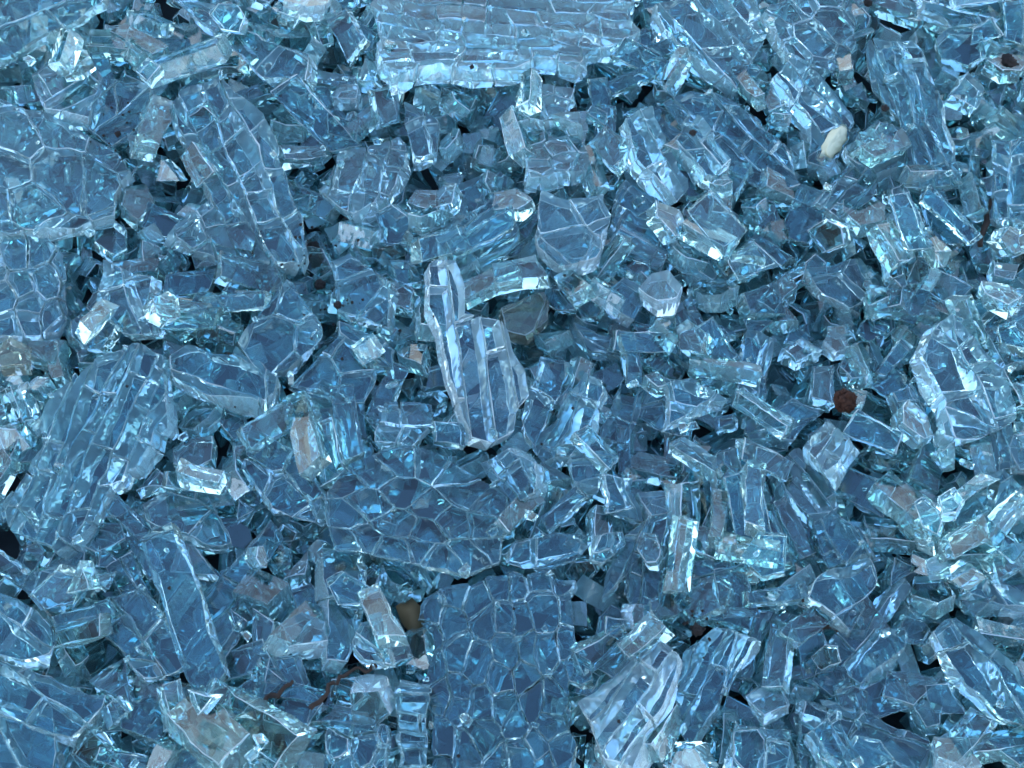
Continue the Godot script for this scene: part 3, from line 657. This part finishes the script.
func put_loose(r: Array) -> void:
	var k: int = r[5]
	var d := {"px": r[0], "py": r[1], "L": r[2] * 0.39, "W": r[3] * 0.39, "a": r[4], "kind": SHAPES[k], "name": CALLED[k], "cat": CALLED[k].replace("_", " ")}
	if r.size() > 6: d.merge(r[6], true)
	if not d.has("label"):
		var size := "small " if r[2] < 36 else ("large " if r[2] > 54 else "")
		d.label = size + ("whitish frosted" if d.get("mat", 0) == 1 else "clear") + " glass " + ["block", "bar", "wedge"][k] + " by the " + neighbour(r[0], r[1])
	elif r[2] > 40: known.append([Vector2(r[0], r[1]), short_name(d.label)])
	d.group = ("frosted " if d.get("mat", 0) == 1 else "clear ") + CALLED[k].replace("_", " ") + "s lying loose in the heap"
	loose(d)

# ---------- litter between the glass ----------
func rough_lump(r: float, seed_: int, bump: float, m: Material, flat := 1.0) -> ArrayMesh:
	var st := SurfaceTool.new()
	st.begin(Mesh.PRIMITIVE_TRIANGLES)
	var n := FastNoiseLite.new()
	n.seed = seed_
	n.frequency = 1.1
	var at := func(i: int, j: int) -> Vector3:
		var th := PI * i / 12.0
		var ph := TAU * (j % 18) / 18.0
		var v := Vector3(sin(th) * cos(ph), cos(th), sin(th) * sin(ph))
		return v * r * (1.0 + bump * n.get_noise_3dv(v * 2.0)) * Vector3(1, flat, 1)
	for i in 12:
		for j in 18:
			for v in [at.call(i, j), at.call(i, j + 1), at.call(i + 1, j), at.call(i, j + 1), at.call(i + 1, j + 1), at.call(i + 1, j)]: st.add_vertex(v)
	st.set_material(m)
	st.generate_normals()
	return st.commit()

func tube(path: Array, radii: Array, m: Material) -> ArrayMesh:
	var st := SurfaceTool.new()
	st.begin(Mesh.PRIMITIVE_TRIANGLES)
	st.set_smooth_group(0)
	var rings := []
	for i in path.size():
		var d: Vector3 = (path[mini(i + 1, path.size() - 1)] - path[maxi(i - 1, 0)]).normalized()
		var s := d.cross(Vector3.UP).normalized()
		var u := s.cross(d)
		var ring := []
		for k in 8: ring.append(path[i] + (s * cos(TAU * k / 8) + u * sin(TAU * k / 8)) * radii[i])
		rings.append(ring)
	for i in path.size() - 1:
		for k in 8:
			var k2 := (k + 1) % 8
			for v in [rings[i][k], rings[i][k2], rings[i + 1][k], rings[i][k2], rings[i + 1][k2], rings[i + 1][k]]: st.add_vertex(v)
	for e in [0, path.size() - 1]:
		for k in 8:
			for v in [path[e], rings[e][k], rings[e][(k + 1) % 8]]: st.add_vertex(v)
	st.generate_normals()
	st.set_material(m)
	return st.commit()

func top_at(px: float, py: float) -> Vector3:
	var p := spot(px, py, 0.03)
	for it in 3: p = spot(px, py, hm[hidx(p.x, p.z)])
	return p

func twig(called: String, label: String, pts: Array, r0: float, drop: float) -> void:
	var path := []
	var radii := []
	rng.seed = hash(label)
	for s in pts.size() - 1:
		for k in 4:
			var f := k / 4.0
			var a: Array = pts[s]
			var b: Array = pts[s + 1]
			path.append(top_at(lerpf(a[0], b[0], f), lerpf(a[1], b[1], f)))
	path.append(top_at(pts[-1][0], pts[-1][1]))
	var ys := []
	for i in path.size():
		var y := 0.0
		for k in path.size(): y += path[k].y / path.size()
		ys.append(lerpf(path[i].y, y, 0.8))
	var base: Vector3 = path[0]
	for i in path.size():
		path[i] = Vector3(path[i].x, ys[i] - drop * MM, path[i].z) - base + Vector3(rng.randfn(0, 0.3), 0, rng.randfn(0, 0.3)) * MM
		radii.append(r0 * MM * lerpf(1.0, 0.55, float(i) / path.size()) * rng.randf_range(0.85, 1.2))
	var mi := MeshInstance3D.new()
	mi.name = numbered(called)
	mi.mesh = tube(path, radii, M.bark)
	mi.position = base
	add_child(mi)
	tag(mi, label, "twig")

func plain(c: Color, rough: float) -> StandardMaterial3D:
	var m := StandardMaterial3D.new()
	m.albedo_color = c
	m.roughness = rough
	return m

func _ready() -> void:
	# ---- camera, sky, light, exposure ----
	var a := deg_to_rad(TILT)
	cam_f = Vector3(0, -cos(a), -sin(a))
	cam_r = Vector3.RIGHT
	cam_u = cam_r.cross(cam_f)
	cam_pos = Vector3(0, 0.03, 0) - cam_f * DIST
	var cam := Camera3D.new()
	cam.name = "camera"
	add_child(cam)
	cam.transform = Transform3D(Basis(cam_r, cam_u, -cam_f), cam_pos)
	cam.fov = rad_to_deg(2.0 * atan(HALF))
	cam.near = 0.01
	cam.far = 50.0
	cam.current = true
	var env := Environment.new()
	env.background_mode = Environment.BG_SKY
	var sky := Sky.new()
	var sm := ProceduralSkyMaterial.new()
	sm.sky_top_color = Color(0.38, 0.55, 0.77)
	sm.sky_horizon_color = Color(0.97, 1.0, 1.0)
	sm.sky_curve = 0.34
	sm.ground_bottom_color = Color(0.10, 0.11, 0.12)
	sm.ground_horizon_color = Color(0.2, 0.22, 0.24)
	sky.sky_material = sm
	env.sky = sky
	env.tonemap_mode = Environment.TONE_MAPPER_LINEAR
	env.tonemap_exposure = 3.7
	env.sdfgi_enabled = true
	env.ssao_enabled = true
	env.ssil_enabled = true
	var we := WorldEnvironment.new()
	we.name = "world_environment"
	we.environment = env
	add_child(we)
	var sun := DirectionalLight3D.new()
	sun.name = "sun"
	sun.light_energy = 0.15
	sun.light_angular_distance = 32.0
	sun.light_color = Color(0.80, 0.90, 1.0)
	sun.shadow_enabled = true
	add_child(sun)
	sun.look_at_from_position(Vector3(-1.2, 0.75, 1.0), Vector3.ZERO)

	warp.seed = 11
	warp.noise_type = FastNoiseLite.TYPE_SIMPLEX_SMOOTH
	warp.frequency = 0.05
	warp.fractal_octaves = 3
	flute.seed = 23
	flute.noise_type = FastNoiseLite.TYPE_SIMPLEX_SMOOTH
	flute.frequency = 0.32
	flute.fractal_octaves = 2

	var tint := Color(0.79, 0.95, 0.96)
	var crushed := glass("crushed_edge", Color(0.92, 0.97, 0.98), 0.30, 0.0)
	M.sets = [
		[glass("pane_face_cracked", tint, 0.0, 0.0), glass("crack_wall", Color(0.86, 0.97, 0.98), 0.16, 0.0), crushed],
		[glass("pane_face_scratched", tint, 0.02, 0.0), glass("fracture_face_frosted", Color(0.90, 0.97, 0.98), 0.22, 0.0), crushed],
		[glass("pane_face_stained", Color(0.86, 0.85, 0.74), 0.04, 0.0), glass("fracture_face_stained", Color(0.90, 0.91, 0.85), 0.12, 0.0), crushed],
		[glass("pane_face", tint, 0.0, 0.0), glass("fracture_face", Color(0.83, 0.97, 0.97), 0.10, 0.0), crushed],
		[glass("pane_face_clean", Color(0.88, 0.97, 0.98), 0.0, 0.0), glass("crack_wall_powdered", Color(0.92, 0.98, 0.98), 0.22, 0.0), crushed],
		[glass("crumb_face", tint, 0.02, 0.0), glass("crumb_fracture", Color(0.82, 0.96, 0.96), 0.13, 0.0)],
	]
	M.bark = plain(Color(0.19, 0.13, 0.09), 0.95)
	M.rust = plain(Color(0.24, 0.12, 0.05), 0.95)
	M.dirt = plain(Color(0.13, 0.10, 0.08), 0.95)
	M.leaf = plain(Color(0.42, 0.32, 0.20), 0.85)
	M.cream = plain(Color(0.78, 0.75, 0.62), 0.7)
	M.soil = plain(Color(0.13, 0.13, 0.13), 0.95)
	M.slivers = []
	for k in 5:
		rng.seed = 900 + k
		M.slivers.append(piece_mesh(loose_poly(SHAPES[k % 3], rng.randf_range(2.0, 4.5) * MM, rng.randf_range(1.2, 2.2) * MM), rng.randf_range(0.8, 1.6) * MM, k * 13.0, 0.0002, 0.0004, 0.0002, 0.0012, M.sets[3].slice(0, 2)))

	# ---- ground ----
	hm.resize(GX * GZ)
	var hn := FastNoiseLite.new()
	hn.seed = 3
	hn.frequency = 6.0
	hn.fractal_octaves = 5
	for j in GZ:
		for i in GX:
			hm[j * GX + i] = 0.006 + 0.005 * hn.get_noise_2d(OX + i * CELL, OZ + j * CELL)
	var st := SurfaceTool.new()
	st.begin(Mesh.PRIMITIVE_TRIANGLES)
	for j in GZ:
		for i in GX:
			st.add_vertex(Vector3(OX + i * CELL, hm[j * GX + i] - 0.001, OZ + j * CELL))
	for j in GZ - 1:
		for i in GX - 1:
			var q := j * GX + i
			for v in [q, q + 1, q + GX, q + 1, q + GX + 1, q + GX]: st.add_index(v)
	st.generate_normals()
	st.set_material(M.soil)
	var gr := MeshInstance3D.new()
	gr.name = "ground"
	gr.mesh = st.commit()
	add_child(gr)
	tag(gr, "dark bare earth showing in the gaps under the glass", "", "", "structure")

	# ---- crumbs ----
	var protos := []
	rng.seed = 77
	for k in 14:
		var kind: String = SHAPES[[0, 0, 1, 2][k % 4]]
		var L := rng.randf_range(10, 16) * MM * (1.7 if kind == "bar" else 1.0)
		var poly := loose_poly(kind, L, rng.randf_range(8, 13) * MM)
		protos.append(piece_mesh(poly, 8 * MM, k * 31.0, 1.2 * MM, 1.8 * MM, 0.35 * MM, 3.0 * MM, M.sets[5 if k % 4 else 3]))
	var places := []
	for k in protos.size(): places.append([])
	var holes := [[290, 385, 16], [481, 452, 20], [0, 537, 22], [425, 178, 12], [705, 270, 10], [95, 22, 14], [205, 288, 10], [700, 625, 12], [365, 655, 14], [410, 600, 16], [540, 330, 10], [315, 265, 10], [975, 45, 10], [455, 735, 16]]
	rng.seed = 99
	for k in 10000:
		var x := rng.randf_range(-0.27, 0.27)
		var z := rng.randf_range(-0.25, 0.21)
		var skip := false
		for h in holes:
			var c := spot(h[0], h[1], 0.02)
			if Vector2(c.x - x, c.z - z).length() < h[2] * 0.3 * MM + 0.004: skip = true
		var r := 0.006
		var foot := PackedVector2Array([Vector2(x - r, z - r), Vector2(x + r, z - r), Vector2(x + r, z + r), Vector2(x - r, z + r)])
		var y := settle(foot, Vector3.UP, 0.009, 0.5)
		if skip or y > 0.027: continue
		raise(foot, Vector3.UP, 0.008, y)
		var b := Basis.from_euler(Vector3(rng.randfn(0, 0.6), rng.randf() * TAU, rng.randfn(0, 0.6)))
		places[rng.randi() % protos.size()].append(Transform3D(b, Vector3(x, y, z)))
	var heap := Node3D.new()
	heap.name = "glass_crumbs"
	add_child(heap)
	tag(heap, "mass of small broken glass crumbs filling the heap beneath the sheets", "glass crumbs", "", "stuff")
	var total := 0
	for k in protos.size():
		var mm := MultiMesh.new()
		mm.transform_format = MultiMesh.TRANSFORM_3D
		mm.mesh = protos[k]
		mm.instance_count = places[k].size()
		total += places[k].size()
		for i in places[k].size(): mm.set_instance_transform(i, places[k][i])
		var mi := MultiMeshInstance3D.new()
		mi.multimesh = mm
		mi.name = "glass_crumbs"
		heap.add_child(mi, true)
		mi.set_meta("kind", "stuff")
	print("crumbs ", total)

	for s in low_sheets() + high_sheets():
		var m := Vector2.ZERO
		for q in s[1]: m += Vector2(q[0], q[1]) / s[1].size()
		if not s[0].begins_with("bundle"): known.append([m, short_name(s[0])])
	put_sheets(low_sheets())
	var keep := [[846, 404, 26], [345, 690, 18], [982, 230, 20], [412, 618, 18]]
	var on_top := func(r: Array) -> bool: return r.size() > 6 and r[6].get("up", 0) > 0
	for r in loose_pieces():
		if not on_top.call(r): put_loose(r)
	fill_pits(110, 301, holes + keep, 0.002)
	put_sheets(high_sheets())
	for r in loose_pieces():
		if on_top.call(r):
			r[6].up *= 0.3
			put_loose(r)
	fill_pits(150, 302, holes + keep, 0.004)
	slivers()
	litter()
	print("done ", Time.get_ticks_msec())

# more loose pieces where the heap still has hollows
func fill_pits(most: int, seed_: int, holes: Array, deep: float) -> void:
	var made := 0
	var high_rows := []
	for s in high_sheets() if deep > 0.003 else []:
		var pl := PackedVector2Array()
		for q in s[1]: pl.append(Vector2(q[0], q[1]))
		for g in Geometry2D.offset_polygon(pl, 12.0): high_rows.append(g)
	for tries in 4000:
		rng.seed = seed_ * 10007 + tries
		var px := rng.randf_range(-10, 1034)
		var py := rng.randf_range(-10, 778)
		var p := top_at(px, py)
		var skip := false
		for h in holes:
			if Vector2(h[0] - px, h[1] - py).length() < h[2] * 0.8 + 8: skip = true
		for s in high_rows:
			if Geometry2D.is_point_in_polygon(Vector2(px, py), s): skip = true
		var mean := 0.0
		for k in 16:
			var v := Vector2.from_angle(TAU * k / 16.0) * (0.010 if k % 2 else 0.016)
			mean += hm[hidx(p.x + v.x, p.z + v.y)] / 16.0
		if skip or p.y > mean - deep: continue
		var kind := [1, 0, 1, 1, 0, 2][tries % 6] as int
		var L := rng.randf_range(20, 36) * (2.0 if kind == 1 else 1.0)
		put_loose([px, py, L, rng.randf_range(13, 22) if kind == 1 else rng.randf_range(18, 30), rng.randf() * 360.0, kind, {"q": 0.55}])
		made += 1
		if made >= most: break
	print("filled ", made)

# tiny chips sprinkled over everything
func slivers() -> void:
	rng.seed = 640
	var mm := MultiMesh.new()
	mm.transform_format = MultiMesh.TRANSFORM_3D
	mm.mesh = piece_mesh(PackedVector2Array([Vector2(-0.0016, -0.001), Vector2(0.0018, -0.0006), Vector2(0.0012, 0.001), Vector2(-0.001, 0.0012)]), 0.0016, 3.0, 0.0003, 0.0005, 0.0002, 0.0015, M.sets[3].slice(0, 2))
	mm.instance_count = 130
	for i in 130:
		var p := top_at(rng.randf_range(-10, 1034), rng.randf_range(-10, 778))
		var s := rng.randf_range(0.5, 1.7)
		mm.set_instance_transform(i, Transform3D(Basis.from_euler(Vector3(rng.randfn(0, 0.5), rng.randf() * TAU, rng.randfn(0, 0.5))).scaled(Vector3.ONE * s), p + Vector3(0, 0.0006, 0)))
	var mi := MultiMeshInstance3D.new()
	mi.multimesh = mm
	mi.name = "glass_slivers"
	add_child(mi)
	tag(mi, "tiny glass slivers sprinkled over the sheets and blocks", "glass slivers", "", "stuff")

func litter() -> void:
	twig("twig", "reddish brown twig lying across the gap beside the white frosted cube", [[312, 712], [322, 703], [332, 692], [346, 684], [362, 675], [378, 664]], 0.9, -6)
	twig("twig", "thin brown twig poking out beside the stout slate bar", [[268, 707], [281, 694], [293, 682]], 1.0, -4)
	twig("twig", "short brown twig standing against the upright sided strips", [[988, 206], [983, 228], [976, 252]], 1.6, -5)
	twig("twig", "short dark twig under the four sided pale lump", [[808, 630], [838, 633]], 1.0, -3)
	var p := top_at(845, 401)
	var head := MeshInstance3D.new()
	head.name = "seed_head"
	var st := SurfaceTool.new()
	st.begin(Mesh.PRIMITIVE_TRIANGLES)
	rng.seed = 41
	for k in 46:
		var v := Vector3(rng.randfn(0, 1), rng.randfn(0, 1), rng.randfn(0, 1)).normalized() * 3.3 * MM
		st.append_from(rough_lump(rng.randf_range(0.7, 1.3) * MM, k, 1.2, M.rust), 0, Transform3D(Basis.IDENTITY, v))
	st.append_from(rough_lump(3.0 * MM, 7, 0.4, M.rust), 0, Transform3D.IDENTITY)
	st.set_material(M.rust)
	head.mesh = st.commit()
	var high := 0.0
	for k in 24:
		var v := Vector2.from_angle(TAU * k / 12.0) * (0.002 if k < 12 else 0.004)
		high = maxf(high, hm[hidx(p.x + v.x, p.z + v.y)])
	head.position = spot(845, 401, high + 3.5 * MM)
	add_child(head)
	tag(head, "round rusty brown seed head resting on the glass", "seed head")
	# dead leaf: a curled sheet with two sides
	var lf := MeshInstance3D.new()
	lf.name = "dead_leaf"
	var c := top_at(412, 618)
	var out := [[396, 608], [404, 601], [412, 599], [421, 610], [425, 620], [424, 632], [414, 638], [406, 630], [401, 622]]
	var ring := []
	for q in out:
		var w := spot(q[0], q[1], c.y + 0.004)
		ring.append(Vector3(w.x, 0.0015 * sin(w.x * 500.0) + 0.0012 * cos(w.z * 700.0), w.z) - Vector3(c.x, 0, c.z))
	st = SurfaceTool.new()
	st.begin(Mesh.PRIMITIVE_TRIANGLES)
	for k in ring.size():
		var r0: Vector3 = ring[k]
		var r1: Vector3 = ring[(k + 1) % ring.size()]
		var dn := Vector3(0, -0.0003, 0)
		for v in [Vector3(0, 0.0012, 0), r0, r1, Vector3(0, 0.0012, 0) + dn, r1 + dn, r0 + dn, r0, r0 + dn, r1, r1, r0 + dn, r1 + dn]: st.add_vertex(v)
	st.generate_normals()
	st.set_material(M.leaf)
	lf.mesh = st.commit()
	lf.position = c + Vector3(0, 0.006, 0)
	add_child(lf)
	tag(lf, "scrap of dead brown leaf between the narrow bar and the lattice sheet", "leaf")
	# opaque cream chip and crumbs of dirt
	var chip := MeshInstance3D.new()
	chip.name = "cream_chip"
	rng.seed = 8
	var cp := top_at(834, 143)
	chip.mesh = rough_lump(0.005, 61, 0.55, M.cream, 0.5)
	chip.transform = Transform3D(Basis(Vector3.UP, 1.0) * Basis(Vector3.RIGHT, 0.25) * Basis.from_scale(Vector3(1.8, 1.0, 0.8)), cp)
	add_child(chip)
	tag(chip, "opaque cream coloured chip lying in the hooked lump", "chip")
	rng.seed = 77
	var mm := MultiMesh.new()
	mm.transform_format = MultiMesh.TRANSFORM_3D
	mm.mesh = rough_lump(0.0004, 3, 0.9, M.dirt)
	mm.instance_count = 150
	for i in 150:
		var c2: Array = [[315, 247], [330, 300], [118, 134], [697, 630], [512, 384], [512, 384]][i % 6]
		var far := 14.0 if i % 6 < 4 else 260.0
		mm.set_instance_transform(i, Transform3D(Basis.IDENTITY.scaled(Vector3.ONE * rng.randf_range(0.5, 1.5)), top_at(c2[0] + rng.randfn(0, far), c2[1] + rng.randfn(0, far)) + Vector3(0, 0.0003, 0)))
	var grit := MultiMeshInstance3D.new()
	grit.multimesh = mm
	grit.name = "grit"
	add_child(grit)
	tag(grit, "fine dark grit scattered over the glass", "grit", "", "stuff")
	var k := 0
	for q in [[1008, 62, 3.4], [573, 113, 2.2], [313, 247, 2.4], [320, 285, 2.0], [693, 133, 1.4], [118, 134, 1.2], [472, 67, 0.9], [697, 630, 2.0], [735, 241, 1.8], [338, 305, 1.4], [640, 34, 1.8], [868, 3, 1.8], [885, 108, 1.4], [505, 135, 1.4]]:
		var dp := top_at(q[0], q[1])
		var o := MeshInstance3D.new()
		o.name = numbered("dirt_crumb")
		o.mesh = rough_lump(q[2] * MM, 20 + k, 0.9, M.dirt, 0.7)
		o.position = dp
		add_child(o)
		tag(o, "dark brown crumb of dirt lying on the glass" if k > 0 else "largest dark dirt crumb stuck beside the hexagonal block", "dirt crumb", "dirt crumbs on the glass")
		k += 1
